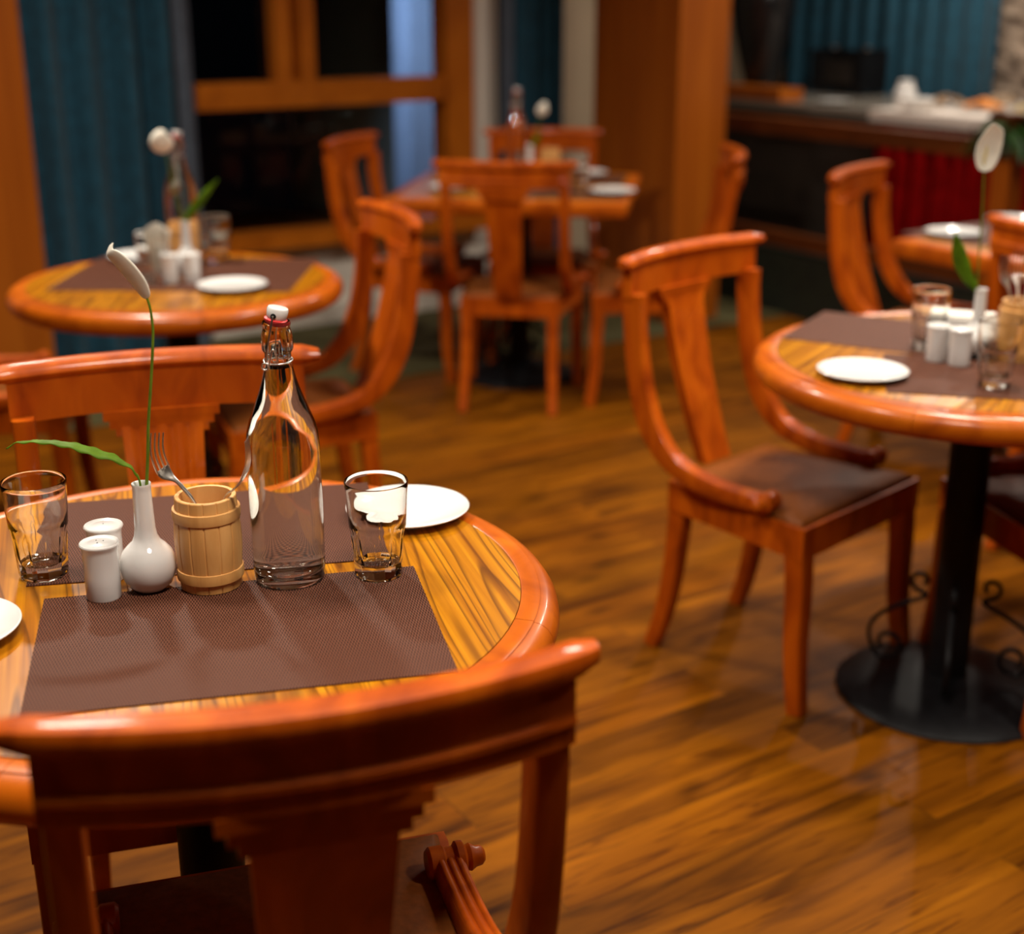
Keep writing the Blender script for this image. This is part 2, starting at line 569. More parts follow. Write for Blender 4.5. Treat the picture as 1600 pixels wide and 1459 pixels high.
t = thing('curtain', 'wide floor length teal curtain between the left wood pillar and the dark window', 'curtain', WO, WR)
curtain_mesh(-.95, -.36, .012, 2.45, 4, .07, 1).build('drape', M['teal'], t, 60, (0, -.16, 0))
tag(curtain_mesh(-.375, -.25, .012, 2.45, 1, .02, 2).build('lining_edge', M['sheer'], t, 60, (0, -.115, 0)), 'grey blue lining turned out along the curtain edge')
t = thing('curtain', 'narrow teal curtain hanging left of the square wood pillar', 'curtain', WO, WR)
curtain_mesh(1.33, 1.605, .012, 2.45, 4, .025, 3).build('drape', M['teal'], t, 60, (0, -.09, 0))
tag(curtain_mesh(1.265, 1.335, .012, 2.45, 1, .015, 4).build('lining_edge', M['sheer'], t, 60, (0, -.08, 0)), 'grey blue lining edge')
t = thing('curtain', 'wide teal curtain behind the serving counter and black appliance', 'curtain', RO, RR)
curtain_mesh(-1.29, .22, .012, 2.45, 11, .03, 5).build('drape', M['teal'], t, 60, (0, 1.38, 0))

# ------------------------------------------------------------------ chairs


def rect_ring(c, ex, ey, w, h, n=3, k=.28):
    """rounded rectangle ring in the plane of ex, ey"""
    c = Vector(c); ex = Vector(ex); ey = Vector(ey)
    r = min(w, h) * k
    out = []
    for sx, sy, a0 in ((1, 1, 0), (-1, 1, PI / 2), (-1, -1, PI), (1, -1, 1.5 * PI)):
        for i in range(n + 1):
            a = a0 + PI / 2 * i / n
            out.append(c + ex * (sx * (w / 2 - r) + r * math.cos(a)) + ey * (sy * (h / 2 - r) + r * math.sin(a)))
    return out


def sweep(mb, path, w, h, side=(1, 0, 0), k=.28):
    """rounded-rectangular bar along path; w across (side vector), h in the plane; w,h number or list"""
    P = [Vector(p) for p in path]
    n = len(P); rings = []
    for i in range(n):
        T = (P[min(i + 1, n - 1)] - P[max(i - 1, 0)]).normalized()
        s = Vector(side); s = (s - T * s.dot(T)).normalized()
        nn = T.cross(s)
        ww = w[i] if isinstance(w, list) else w
        hh = h[i] if isinstance(h, list) else h
        rings.append(rect_ring(P[i], s, nn, ww, hh, 2, k))
    return mb.loft(rings)


def back_y(x, half=.25, yc=-.328, ye=-.282):
    return yc + (ye - yc) * (x / half) ** 2


def make_chair():
    t = thing('dining_chair', '', 'chair')
    wd_ = M['chair']
    # crest: rounded roll on top, flat board, bead and lower lip
    prof_roll = [(-.020, .886), (-.023, .896), (-.019, .906), (-.008, .911), (.006, .910), (.016, .903), (.019, .893), (.015, .885)]
    prof_board = [(-.014, .888), (-.014, .850), (-.0175, .846), (-.0175, .840), (-.014, .837), (-.015, .820), (.013, .820), (.013, .888)]
    mb = MB()
    for prof, half in ((prof_roll, .250), (prof_board, .225)):
        rings = []
        N = 22
        for i in range(N + 1):
            x = -half + 2 * half * i / N
            e = 1.0
            if half > .24:
                q = abs(x) / half
                e = 1 if q < .96 else 1 - (q - .96) / .04 * .35
            yy = back_y(x)
            rings.append([(x, yy + y * e, .897 + (z - .897) * e if half > .24 else z) for y, z in prof])
        mb.loft(rings)
    mb.build('top_rail', wd_, t, 40)
    # splat with moulded capital
    mb = MB()
    top, bot = Vector((0, -.321, .812)), Vector((0, -.205, .425))
    rings = []
    for i in range(9):
        q = i / 8
        c = top.lerp(bot, q) + Vector((0, -.012 * math.sin(PI * q), 0))
        hw = .064 - .016 * q
        d = .012
        nx = 24
        ring = []
        for j in range(nx + 1):
            x = -hw + 2 * hw * j / nx
            u = (j / nx) * 6
            fl = .0035 if (q > .02 and q < .97 and (0.9 < u < 1.35 or 2.2 < u < 2.6 or 3.4 < u < 3.8 or 4.65 < u < 5.1)) else 0
            ring.append(c + Vector((x, -d, 0)))
        for j in range(nx, -1, -1):
            x = -hw + 2 * hw * j / nx
            u = (j / nx) * 6
            fl = .0035 if (q > .02 and q < .97 and (0.9 < u < 1.35 or 2.2 < u < 2.6 or 3.4 < u < 3.8 or 4.65 < u < 5.1)) else 0
            ring.append(c + Vector((x, d - fl, 0)))
        rings.append(ring)
    mb.loft(rings)
    sp_ = mb.build('splat', wd_, t, 30)
    mb = MB()
    mb.box((0, -.322, .813), (.180, .034, .015)).box((0, -.321, .799), (.162, .031, .014)).box((0, -.320, .786), (.144, .028, .013))
    mb.bevel(.004).build('capital', wd_, sp_, 40)
    # back posts sweeping forward onto the side rails
    side = [(-.281, .83), (-.279, .77), (-.268, .68), (-.249, .60), (-.216, .53), (-.166, .478), (-.105, .452), (-.04, .441), (.03, .439), (.075, .441)]
    for s in (-1, 1):
        pth = catmull([(s * (.206 - .001 * min(1, i / 5)), y, z) for i, (y, z) in enumerate(side)], 4)
        n = len(pth)
        hs = [.052 - .020 * (i / (n - 1)) for i in range(n)]
        hs = [h + .010 * math.exp(-((i / (n - 1) - .42) / .16) ** 2) for i, h in enumerate(hs)]
        ws = [.032 + .006 * (i / (n - 1)) for i in range(n)]
        mb = MB(); sweep(mb, pth, ws, hs, k=.2)
        post = mb.build('back_post', wd_, t, 35)
        # reeds along the sweeping end
        rb = MB()
        i0 = int(n * .55)
        for dx in (-.011, 0, .011):
            rb.tube([p + Vector((dx, 0, hs[i0 + j] / 2 - .001)) for j, p in enumerate(pth[i0:])], .0048, 6)
        rb.build('reeding', wd_, post, 60)
        # scroll with turned button
        sb = MB()
        prof = [(0, -.028), (.016, -.028), (.020, -.024), (.020, -.008), (.0165, -.005), (.0165, .005), (.022, .009), (.022, .017), (.015, .021), (.017, .026), (.013, .033), (.012, .040), (.008, .044), (0, .045)]
        sb.lathe(prof, 20)
        bmesh.ops.rotate(sb.bm, verts=sb.bm.verts[:], cent=(0, 0, 0), matrix=Matrix.Rotation(s * PI / 2, 3, 'Y'))
        bmesh.ops.translate(sb.bm, verts=sb.bm.verts[:], vec=(s * .207, .088, .447))
        sb.build('scroll', wd_, post, 40)
    # seat frame
    zt, zb = .418, .350
    yf, yr, wf, wr_ = .194, -.194, .227, .178
    mb = MB()
    def quad_prism(pts, z0, z1):
        mb.loft([[(x, y, z0) for x, y in pts], [(x, y, z1) for x, y in pts]])
    w = .024
    quad_prism([(-wf, yf), (wf, yf), (wf, yf - w), (-wf, yf - w)], zb, zt)
    quad_prism([(-wr_, yr), (wr_, yr), (wr_, yr + w), (-wr_, yr + w)], zb, zt)
    for s in (-1, 1):
        quad_prism([(s * wf, yf - w), (s * (wf - w), yf - w), (s * (wr_ - w), yr + w), (s * wr_, yr + w)], zb, zt)
    quad_prism([(-wf + w, yf - w), (wf - w, yf - w), (wr_ - w, yr + w), (-wr_ + w, yr + w)], zb + .02, zt - .012)
    mb.bevel(.0025, 1).build('seat_frame', wd_, t, 35)
    # cushion
    mb = MB()
    n = 16
    rows = []
    for iz, (ins, zz) in enumerate(((.0, .406), (-.003, .417), (.001, .424), (.010, .430))):
        ring = []
        a, b_ = wf - .012 - ins, wr_ - .006 - ins
        y1, y0 = yf - .012 - ins, yr + .012 + ins
        for k in range(n): ring.append((-a + 2 * a * k / n, y1, zz))
        for k in range(n): ring.append((a + (b_ - a) * k / n, y1 + (y0 - y1) * k / n, zz))
        for k in range(n): ring.append((b_ - 2 * b_ * k / n, y0, zz))
        for k in range(n): ring.append((-b_ - (a - b_) * k / n, y0 + (y1 - y0) * k / n, zz))
        rows.append(ring)
    for q in (.75, .5, .25):
        rows.append([(x * q, y * q, .430 + .012 * (1 - q ** 2)) for x, y, z in rows[3]])
    mb.loft(rows)
    mb.build('seat_cushion', M['leather'], t, 50)
    # legs
    for s in (-1, 1):
        p = catmull([(s * .203, .170, .36), (s * .203, .176, .27), (s * .205, .178, .17), (s * .208, .186, .08), (s * .211, .197, .001)], 3)
        mb = MB(); sweep(mb, p, [.046 - .012 * i / (len(p) - 1) for i in range(len(p))], [.048 - .012 * i / (len(p) - 1) for i in range(len(p))], k=.12)
        mb.build('leg', wd_, t, 35)
        p = catmull([(s * .156, -.172, .36), (s * .157, -.180, .26), (s * .159, -.192, .16), (s * .162, -.212, .07), (s * .164, -.236, .001)], 3)
        mb = MB(); sweep(mb, p, [.040 - .010 * i / (len(p) - 1) for i in range(len(p))], [.044 - .010 * i / (len(p) - 1) for i in range(len(p))], k=.12)
        mb.build('leg', wd_, t, 35)
    return t


CG = 'wooden dining chairs with scroll arms'
chair = make_chair()
chair['group'] = CG
chair.location = (-.249, 1.310, 0); chair.rotation_euler = (0, 0, rad(17))
chair['label'] = 'large blurred wooden chair nearest the camera, its back to us at the set round table'
for x, y, a, lab in [
    (-.471, 1.836, 196.0, 'wooden chair pushed in behind the clear water bottle, facing us across the nearest table'),
    (.611, 2.924, -135, 'whole wooden chair with brown seat, left of the round table on the black pedestal'),
    (1.20, 2.78, 103.5, 'wooden chair half hidden behind the black pedestal of the right round table'),
    (-.592, 3.56, 111, 'wooden chair seen side on at the right edge of the left round table'),
    (-1.40, 3.70, -80, 'wooden chair cut by the left picture edge, left of the left round table'),
    (.02, 5.10, -9, 'wooden chair with its back to us at the far square table'),
    (-.36, 5.57, -107, 'wooden chair against the dark window, left of the far square table'),
    (.497, 5.17, 86, 'wooden chair in front of the square wood pillar, right of the far square table'),
    (.13, 5.69, 180, 'wooden chair behind the far square table below the narrow teal curtain'),
    (1.37, 4.44, -123, 'wooden chair in front of the red buffet skirt, left of the far right table'),
    (1.60, 3.55, -57, 'wooden chair cut by the right picture edge, its dark back to the far right table'),
]:
    place_copy(chair, (x, y, 0), rad(a), lab, CG)

# ------------------------------------------------------------------ tables


def make_pedestal(t, zt):
    mb = MB()
    mb.lathe([(0, 0), (.232, 0), (.235, .006), (.228, .014), (.17, .030), (.09, .044), (.055, .052), (0, .052)], 48)
    mb.build('pedestal_base', M['iron'], t, 40)
    mb = MB().lathe([(0, .045), (.042, .045), (.042, zt), (0, zt)], 24)
    mb.build('pedestal_column', M['iron'], t, 40)
    MB().box((0, 0, zt - .004), (.34, .34, .012)).bevel(.003).build('top_plate', M['iron'], t)
    for k in range(4):
        a = rad(k * 90 - 19)
        pts = []
        # small curl by the column
        for i in range(9):
            q = i / 8
            ang = rad(-60 + 290 * (1 - q))
            rr = .010 + .012 * q
            pts.append((.071 + rr * math.cos(ang), .252 + rr * math.sin(ang)))
        pts += [(.058, .220), (.08, .206), (.115, .188), (.150, .164), (.170, .132), (.166, .095), (.148, .064)]
        for i in range(12):
            q = i / 11
            ang = rad(-90 - 330 * q)
            rr = .034 - .021 * q
            pts.append((.132 + rr * math.cos(ang), .096 + rr * math.sin(ang)))
        pth = catmull([(r_ * math.cos(a), r_ * math.sin(a), z) for r_, z in pts], 3)
        mb = MB(); sweep(mb, pth, .013, .009, side=(-math.sin(a), math.cos(a), 0), k=.3)
        mb.build('scroll_bracket', M['iron'], t, 50)


def round_table(loc, grain, seam, label, key, R=.452):
    t = thing('round_table', label, 'table', loc, 0, 'round pedestal tables')
    ri = R - .047; zt = .75
    mb = MB().lathe([(0, zt - .03), (ri - .0006, zt - .03), (ri - .0006, zt), (0, zt)], 96)
    mb.build('table_top', laminate(grain, key), t, 30)
    prof = [(ri, zt - .034), (ri, zt - .001), (ri + .0015, zt), (R - .024, zt - .001)]
    for i in range(9):
        a = PI / 2 - PI * i / 8
        prof.append((R - .027 + .027 * math.cos(a), zt - .029 + .027 * math.sin(a)))
    prof += [(R - .06, zt - .056), (R - .06, zt - .034), (ri, zt - .034)]
    for k in range(4):
        a0 = seam + k * PI / 2 + .0012; a1 = seam + (k + 1) * PI / 2 - .0012
        mb = MB(); mb.lathe(prof, 40, (0, 0, 0), None, a0, a1)
        # close the ends
        for a in (a0, a1):
            mb._face([mb.bm.verts.new((r_ * math.cos(a), r_ * math.sin(a), z)) for r_, z in prof[:-1]])
        bmesh.ops.remove_doubles(mb.bm, verts=mb.bm.verts[:], dist=1e-5)
        mb.build('rim_segment', M['rim'], t, 40)
    make_pedestal(t, zt - .036)
    return t


TN, TR, TL = (-.3937, 1.5755, 0), (.9442, 2.7386, 0), (-.855, 3.55, 0)
round_table(TN, rad(-17), math.atan2(1.485 - 1.5755, .045 + .3937), 'nearest round wooden table in sharp focus, set with water bottle and barrel', 'near')
round_table(TR, rad(30), math.atan2(2.393 - 2.7386, .726 - .9442), 'round wooden table at right on a black pedestal with iron scrolls', 'right')
round_table(TL, rad(0), rad(200), 'round wooden table in front of the wide left curtain', 'left', .42)


def square_table(loc, rz, size, label, key, rw=.045):
    t = thing('square_table', label, 'table', loc, rz, 'square pedestal tables')
    h = size / 2
    MB().box((0, 0, .735), (size - 2 * rw, size - 2 * rw, .03)).build('table_top', laminate(0, key), t, 0)
    for k in range(4):
        mb = MB()
        prof = [(0, .75), (rw - .012, .75), (rw - .003, .745), (rw, .735), (rw, .71), (rw - .005, .699), (rw - .014, .695), (0, .695)]
        rings = []
        for s in (-1, 1):
            rings.append([(s * (h - rw + q * .96), -(h - rw) - q, z) for q, z in prof])
        mb.loft(rings)
        bmesh.ops.rotate(mb.bm, verts=mb.bm.verts[:], cent=(0, 0, 0), matrix=Matrix.Rotation(k * PI / 2, 3, 'Z'))
        mb.build('rim_segment', M['rim'], t, 40)
    make_pedestal(t, .70)
    return t


TS, TF = (.03, 5.42, 0), (1.73, 4.05, 0)
square_table(TS, rad(-8), .88, 'far square table in front of the narrow teal curtain', 'square')
square_table(TF, rad(33), .86, 'square table before the red skirted buffet at the right edge', 'farright')

# ------------------------------------------------------------------ placemats
ZM = .7515


def placemat(x, y, a, label, group):
    mb = MB().box((0, 0, .00075), (.45, .30, .0015))
    o = mb.build('placemat', M['weave'], None, 0, (x, y, .7501), rad(a))
    tag(o, label, 'placemat', group)
    return o


PG = 'brown woven placemats'
placemat(-.311, 1.452, 13.0, 'brown woven placemat closest to the camera, white shaker on its far edge', PG)
placemat(-.408, 1.778, 11.5, 'brown woven placemat under the left tumbler, behind the wooden barrel', PG)
placemat(.838, 2.917, -30, 'brown woven placemat on the far side of the right round table', PG)
placemat(.938, 2.567, -13, 'brown woven placemat on the near side of the right round table, under a tumbler', PG)
placemat(-.995, 3.63, 88, 'brown woven placemat on the left half of the left round table', PG)
placemat(-.690, 3.62, 88, 'brown woven placemat on the right half of the left round table', PG)
placemat(.22, 5.60, -8, 'brown woven placemat at the back of the far square table', PG)
placemat(.20, 5.19, -8, 'brown woven placemat by the glass on the far square table', PG)
placemat(1.46, 4.28, 33, 'brown woven placemat on the far right table beside a white plate', PG)

# ------------------------------------------------------------------ tableware


def make_plate():
    t = MB()
    t.lathe([(0, .0025), (.052, .0025), (.054, 0), (.058, 0), (.060, .004), (.080, .0105), (.0855, .0125), (.0862, .014), (.0845, .0148),
             (.078, .0120), (.062, .0075), (.050, .0065), (0, .0065)], 64)
    return t.build('side_plate', M['china'], None, 45)


plate = make_plate()
tag(plate, 'white side plate on bare wood beside the right tumbler on the nearest table', 'plate', 'white side plates')
plate.location = (-.146, 1.838, .7502)
for x, y, lab in [
    (-.645, 1.442, 'white side plate cut by the left picture edge on the nearest table'),
    (.669, 2.588, 'white side plate on bare wood of the right round table'),
    (-.691, 3.42, 'white side plate at the front edge of the left round table'),
    (-1.02, 3.83, 'white side plate at the back of the left round table near the curtain'),
    (-.225, 5.30, 'white side plate half hidden by a chair back on the far square table'),
    (.30, 5.72, 'white side plate at the back of the far square table'),
    (.37, 5.17, 'white side plate at the front right corner of the far square table'),
    (1.331, 4.22, 'white side plate at the left corner of the far right table'),
    (1.60, 4.48, 'white side plate at the back of the far right table'),
]:
    z = .7502
    if (x, y) in ((-.645, 1.442), (-1.02, 3.83), (.37, 5.17), (.30, 5.72), (1.331, 4.22), (-.691, 3.42)): z = .7518
    place_copy(plate, (x, y, z), 0, lab)


def make_tumbler():
    t = thing('tumbler', '', 'glass')
    nf = 10
    def rf(r, z, a):
        if z < .064 and r > .0:
            k = 1.0 if z < .052 else max(0, (.064 - z) / .012)
            s = 2 * PI / nf
            b = (a % s) - s / 2
            fac = math.cos(s / 2) / math.cos(b)
            return r * (1 + (fac * 1.018 - 1) * k)
        return r
    outer = [(0, .002), (.020, .002), (.022, 0), (.0275, 0), (.0295, .003), (.0300, .012), (.0312, .03), (.0328, .052), (.0336, .058), (.0346, .0635), (.0358, .068), (.0362, .074), (.0372, .09), (.0390, .118), (.0395, .1235), (.0390, .125)]
    inner = [(.0384, .1250), (.0380, .1235), (.0374, .115), (.0350, .085), (.0342, .076), (.0325, .070), (.0295, .063), (.0285, .05), (.0262, .028), (.0245, .020), (.019, .0175), (0, .0168)]
    mb = MB()
    mb.lathe(outer + inner, 100, rfun=lambda r, z, a: rf(r, z, a))
    mb.build('glass_body', M['glass'], t, 24)
    return t


TG = 'faceted clear tumblers'
tumbler = make_tumbler()
tumbler['group'] = TG
tumbler.location = (-.167, 1.622, ZM); tumbler.rotation_euler = (0, 0, .3)
tumbler['label'] = 'clear faceted tumbler right of the bottle on the nearest table'
for x, y, rz, lab in [
    (-.588, 1.623, .2, 'clear faceted tumbler at the left edge, beside the white shakers on the nearest table'),
    (.85, 2.798, 0, 'clear tumbler behind the white shakers on the right round table'),
    (.896, 2.515, .1, 'clear tumbler nearest the front rim of the right round table'),
    (-.909, 3.52, .4, 'clear tumbler left of the napkins on the left round table'),
    (-.800, 3.79, .4, 'clear tumbler behind the wooden barrel on the left round table'),
    (.245, 5.19, .4, 'clear tumbler on the right side of the far square table'),
    (1.62, 4.28, .4, 'clear tumbler behind the dark chair back on the far right table'),
]:
    place_copy(tumbler, (x, y, ZM), rz, lab, TG)


def make_bottle():
    t = thing('water_bottle', '', 'bottle')
    outer = [(0, .004), (.030, .0035), (.036, 0), (.0405, .001), (.0435, .006), (.0444, .018), (.0447, .05), (.0447, .10), (.0446, .155), (.0443, .172), (.0428, .1907),
             (.0392, .2044), (.0342, .2172), (.0292, .2308), (.0245, .2435), (.0204, .2569), (.0174, .2694), (.0158, .2819), (.0156, .2885),
             (.0170, .2905), (.0186, .2935), (.0188, .300), (.0182, .308), (.0172, .314), (.0162, .3175), (.0160, .3195), (.0168, .3215), (.0169, .3245), (.0160, .3265)]
    inner = [(.0125, .3265), (.0118, .323), (.0118, .300), (.0122, .2819), (.0140, .2694), (.0170, .2569), (.0211, .2435), (.0259, .2308), (.0310, .2172),
             (.0361, .2044), (.0398, .1907), (.0413, .172), (.0416, .155), (.0417, .10), (.0417, .05), (.0412, .022), (.0385, .0145), (.030, .0125), (0, .014)]
    MB().lathe(outer + inner, 72).build('glass_body', M['glass'], t, 50)
    wprof = [(0, .0138)] + [(r + .0002, z - .0002) for r, z in reversed(inner[4:-1])] + [(.0136, .2715), (0, .2708)]
    tag(MB().lathe(wprof, 72).build('water', M['water'], t, 60), 'clear still water filling the bottle')
    # swing stopper
    st = MB()
    st.lathe([(0, .0), (.010, 0), (.0118, .003), (.0124, .008), (.0128, .0135), (.0118, .0155), (0, .0165)], 32)
    TM = Matrix.Translation((0, 0, .3275)) @ Matrix.Rotation(rad(13), 4, 'Y')
    bmesh.ops.transform(st.bm, matrix=TM, verts=st.bm.verts[:])
    so = tag(st.build('stopper', M['china'], t, 50), 'white china swing stopper')
    ga = MB().lathe([(.0085, -.0055), (.0118, -.0045), (.0142, -.001), (.0142, .0015), (.011, .003), (.0085, .0015), (.0085, -.0055)], 32)
    bmesh.ops.transform(ga.bm, matrix=TM, verts=ga.bm.verts[:])
    tag(ga.build('gasket', M['red_rubber'], so, 50), 'red rubber gasket')
    hm = MB()
    hm.lathe([(0, -.0128), (.0034, -.0128), (.0034, .0128), (0, .0128)], 16)
    bmesh.ops.transform(hm.bm, matrix=Matrix.Translation((0, 0, .3345)) @ Matrix.Rotation(PI / 2, 4, 'X'), verts=hm.bm.verts[:])
    hm.build('stopper_pin', M['black'], so, 50)
    wb_ = MB()
    ring = [(.0168 * math.cos(a), .0168 * math.sin(a), .2795 + .0015 * math.sin(a)) for a in [2 * PI * i / 40 for i in range(41)]]
    wb_.tube(ring, .0012, 8)
    for s in (-1, 1):
        wb_.tube(catmull([(0, s * .0155, .3345), (-.003, s * .0185, .318), (-.0075, s * .0205, .296), (-.0105, s * .0205, .279)], 5), .0011, 8)
        lp_ = [(-.0105 + .0042 * math.cos(a), s * .0207, .2762 + .0042 * math.sin(a)) for a in [2 * PI * i / 20 for i in range(21)]]
        wb_.tube(lp_, .0011, 8)
        wb_.tube(catmull([(-.0065, s * .0205, .2775), (-.003, s * .0200, .290), (-.001, s * .0195, .2965), (.002, s * .0188, .292), (.004, s * .0178, .281)], 5), .0011, 8)
    wb_.tube([(0, -.0155, .3345), (0, -.0125, .3345)], .0011, 6); wb_.tube([(0, .0155, .3345), (0, .0125, .3345)], .0011, 6)
    tag(wb_.build('wire_bail', M['steel'], t, 60), 'bent steel wire bail')
    return t


BG = 'swing top water bottles'
bottle = make_bottle()
bottle['group'] = BG
bottle.location = (-.277, 1.612, ZM); bottle.rotation_euler = (0, 0, rad(-4))
bottle['label'] = 'tall clear swing top water bottle in focus on the nearest table'
for x, y, lab in [(-.90, 3.845, 'clear swing top bottle standing by the lily on the left round table'),
                  (.02, 5.66, 'clear swing top bottle on the far square table'),]:
    place_copy(bottle, (x, y, ZM), .5, lab, BG)


def make_shaker(n):
    t = thing('shaker', '', 'shaker')
    MB().lathe([(0, .001), (.019, .001), (.0200, 0), (.0208, .002), (.0210, .03), (.0211, .060), (.0222, .0655), (.0238, .0685), (.0239, .0700), (.0228, .0712), (.0212, .0702), (.020, .0694), (.012, .0712), (0, .0722)], 40).build('body', M['china'], t, 60)
    for k in range(n):
        a = 2 * PI * k / max(n, 1) + .4
        r_ = 0 if n == 1 else .005
        MB().lathe([(0, .0), (.0009, 0), (.0009, .0006), (0, .0006)], 8).build('pour_hole', M['black'], t, 40, (r_ * math.cos(a), r_ * math.sin(a), .0716))
    return t


SG = 'white china salt and pepper shakers'
sh1 = make_shaker(3); sh1['group'] = SG; sh1.location = (-.493, 1.554, ZM)
sh1['label'] = 'white china shaker standing in front of its pair on the nearest table'
sh2 = make_shaker(1); sh2['group'] = SG; sh2.location = (-.504, 1.612, ZM)
sh2['label'] = 'white china shaker partly hidden behind its pair on the nearest table'
for x, y, src, lab in [(.843, 2.705, sh1, 'white shaker on the left of the pair on the right round table'),
                       (.878, 2.672, sh2, 'white shaker on the right of the pair on the right round table'),
                       (-.862, 3.505, sh1, 'white shaker on the left of the pair on the left round table'),
                       (-.808, 3.512, sh2, 'white shaker on the right of the pair on the left round table')]:
    place_copy(src, (x, y, ZM), 0, lab, SG)


def make_vase():
    return MB().lathe([(0, .002), (.016, .002), (.0175, 0), (.020, .001), (.0275, .008), (.0320, .018), (.0338, .029), (.0332, .039), (.0295, .049), (.0225, .057), (.0168, .0625), (.0138, .070), (.0124, .080), (.0118, .10),
                       (.0112, .125), (.0113, .132), (.0118, .1345), (.0115, .136), (.0102, .1345), (.0096, .130), (.0098, .10), (.010, .075), (.006, .07), (0, .07)], 48).build('bud_vase', M['china'], None, 60)


vase = make_vase()
VG = 'white bud vases with a single lily'
tag(vase, 'white bulb shaped bud vase between the shakers and the barrel on the nearest table', 'vase', VG)
vase.location = (-.444, 1.581, ZM)
for x, y, lab in [(.932, 2.743, 'white bud vase on the right round table'), (-.845, 3.63, 'white bud vase on the left round table'),
                  (.07, 5.55, 'white bud vase on the far square table')]:
    place_copy(vase, (x, y, ZM), 0, lab, VG)


def lily(loc, stem, axis, wvec, width, label, cup=.35, tip=.8):
    """stem points, spathe axis points (base to tip), width vector"""
    t = thing('lily_flower', label, 'flower', loc, 0, 'peace lily blooms')
    pts = catmull([Vector(p) for p in stem], 6)
    MB().tube(pts, [.0021 - .0007 * i / len(pts) for i in range(len(pts))], 8).build('stem', M['stem'], t, 70)
    ax = catmull([Vector(p) for p in axis], 5)
    n = len(ax); wv = Vector(wvec).normalized()
    rows = []
    for i, p in enumerate(ax):
        q = i / (n - 1)
        T = (ax[min(i + 1, n - 1)] - ax[max(i - 1, 0)]).normalized()
        wq = (wv - T * wv.dot(T)).normalized()
        nn = T.cross(wq)
        hw = max(width * 2.55 * (q ** .5) * (1 - q) ** tip, width * .035)
        row = []
        for j in range(11):
            u = j / 5 - 1
            row.append(p + wq * (u * hw) + nn * (cup * hw * (u * u - .4)))
        rows.append(row)
    mb = MB(); mb.surf(rows)
    o = mb.build('spathe', M['spathe'], t, 70)
    sm = o.modifiers.new('thickness', 'SOLIDIFY'); sm.thickness = .0008; sm.offset = 0
    a, b = ax[int(n * .12)], ax[int(n * .55)]
    T = (b - a).normalized(); nn = T.cross((wv - T * wv.dot(T)).normalized())
    MB().tube([a + (b - a) * (k / 6) + nn * (-.25 * cup * width + .002 + .004 * k / 6) for k in range(7)], [.002, .0028, .003, .003, .0028, .0022, .001], 8).build('spadix', M['spadix'], t, 70)
    return t


def leaf(loc, mid, wvec, widths, label):
    pts = catmull([Vector(p) for p in mid], 4)
    n = len(pts); wv = Vector(wvec).normalized()
    rows = []
    for i, p in enumerate(pts):
        q = i / (n - 1) * (len(widths) - 1)
        j = min(int(q), len(widths) - 2)
        hw = widths[j] + (widths[j + 1] - widths[j]) * (q - j)
        T = (pts[min(i + 1, n - 1)] - pts[max(i - 1, 0)]).normalized()
        wq = (wv - T * wv.dot(T)).normalized(); nn = T.cross(wq)
        wav = .0012 * math.sin(i * 1.1)
        rows.append([p + wq * (u * hw) + nn * (.35 * hw * abs(u) + wav * u * u) for u in (-1, -.66, -.33, 0, .33, .66, 1)])
    t = thing('lily_leaf', label, 'leaf', loc, 0, 'lily leaves')
    o = MB().surf(rows).build('blade', M['leaf'], t, 70)
    sm = o.modifiers.new('thickness', 'SOLIDIFY'); sm.thickness = .0007; sm.offset = 0
    k0 = pts[:max(3, n // 6)]
    MB().tube(k0, [.0017 - .0005 * i / len(k0) for i in range(len(k0))], 7).build('leaf_stalk', M['stem'], t, 70)
    return t


V1 = (-.444, 1.581, ZM)
lily(V1, [(.003, 0, .10), (.0064, 0, .1316), (.0110, 0, .170), (.0152, 0, .2109), (.0228, 0, .2639), (.0282, 0, .306), (.0298, 0, .3249), (.0288, 0, .3475), (.0262, 0, .360)],
     [(.0262, 0, .359), (.0195, -.002, .3765), (.0085, -.003, .393), (-.0015, -.003, .4045), (-.0098, -.002, .4120), (-.0102, 0, .418), (-.007, 0, .4235)],
     (.74, -.45, .50), .0125, 'white peace lily on a tall curved stem above the nearest table', .12, 1.05)
leaf(V1, [(-.002, .001, .10), (-.001, 0, .1349), (-.0061, 0, .1507), (-.0155, 0, .1615), (-.031, 0, .172), (-.0471, 0, .1775), (-.0632, 0, .1832), (-.0792, 0, .1868), (-.0957, 0, .1888), (-.1121, 0, .1900), (-.129, 0, .1891), (-.1429, 0, .1872), (-.1567, 0, .1793)],
     (.0, .93, .0), [.0014, .0014, .002, .006, .0115, .0135, .0125, .0105, .0085, .0065, .0045, .0025, .0004],
     'long green leaf arching left over the tumbler on the nearest table')
V2 = (.932, 2.743, ZM)
lily(V2, [(-.003, 0, .10), (-.0086, 0, .1306), (-.0122, 0, .2007), (-.0153, 0, .2884), (-.0181, 0, .3377), (-.0197, 0, .3646)],
     [(-.0197, 0, .3646), (-.0197, .004, .384), (-.0170, .006, .405), (-.0120, .004, .426), (-.0065, 0, .4466), (-.004, 0, .452)],
     (.95, .1, -.3), .0235, 'upright white peace lily in front of the red buffet skirt at right', -.5)
leaf(V2, [(-.006, .002, .11), (-.0100, .002, .134), (-.0270, .002, .1562), (-.0430, .002, .1881), (-.0520, .002, .2109), (-.0590, 0, .232), (-.0637, 0, .2486)],
     (.8, .1, .55), [.002, .005, .012, .0165, .014, .007, .0005], 'pointed green leaf beside the upright lily on the right round table')
V3 = (-.845, 3.63, ZM)
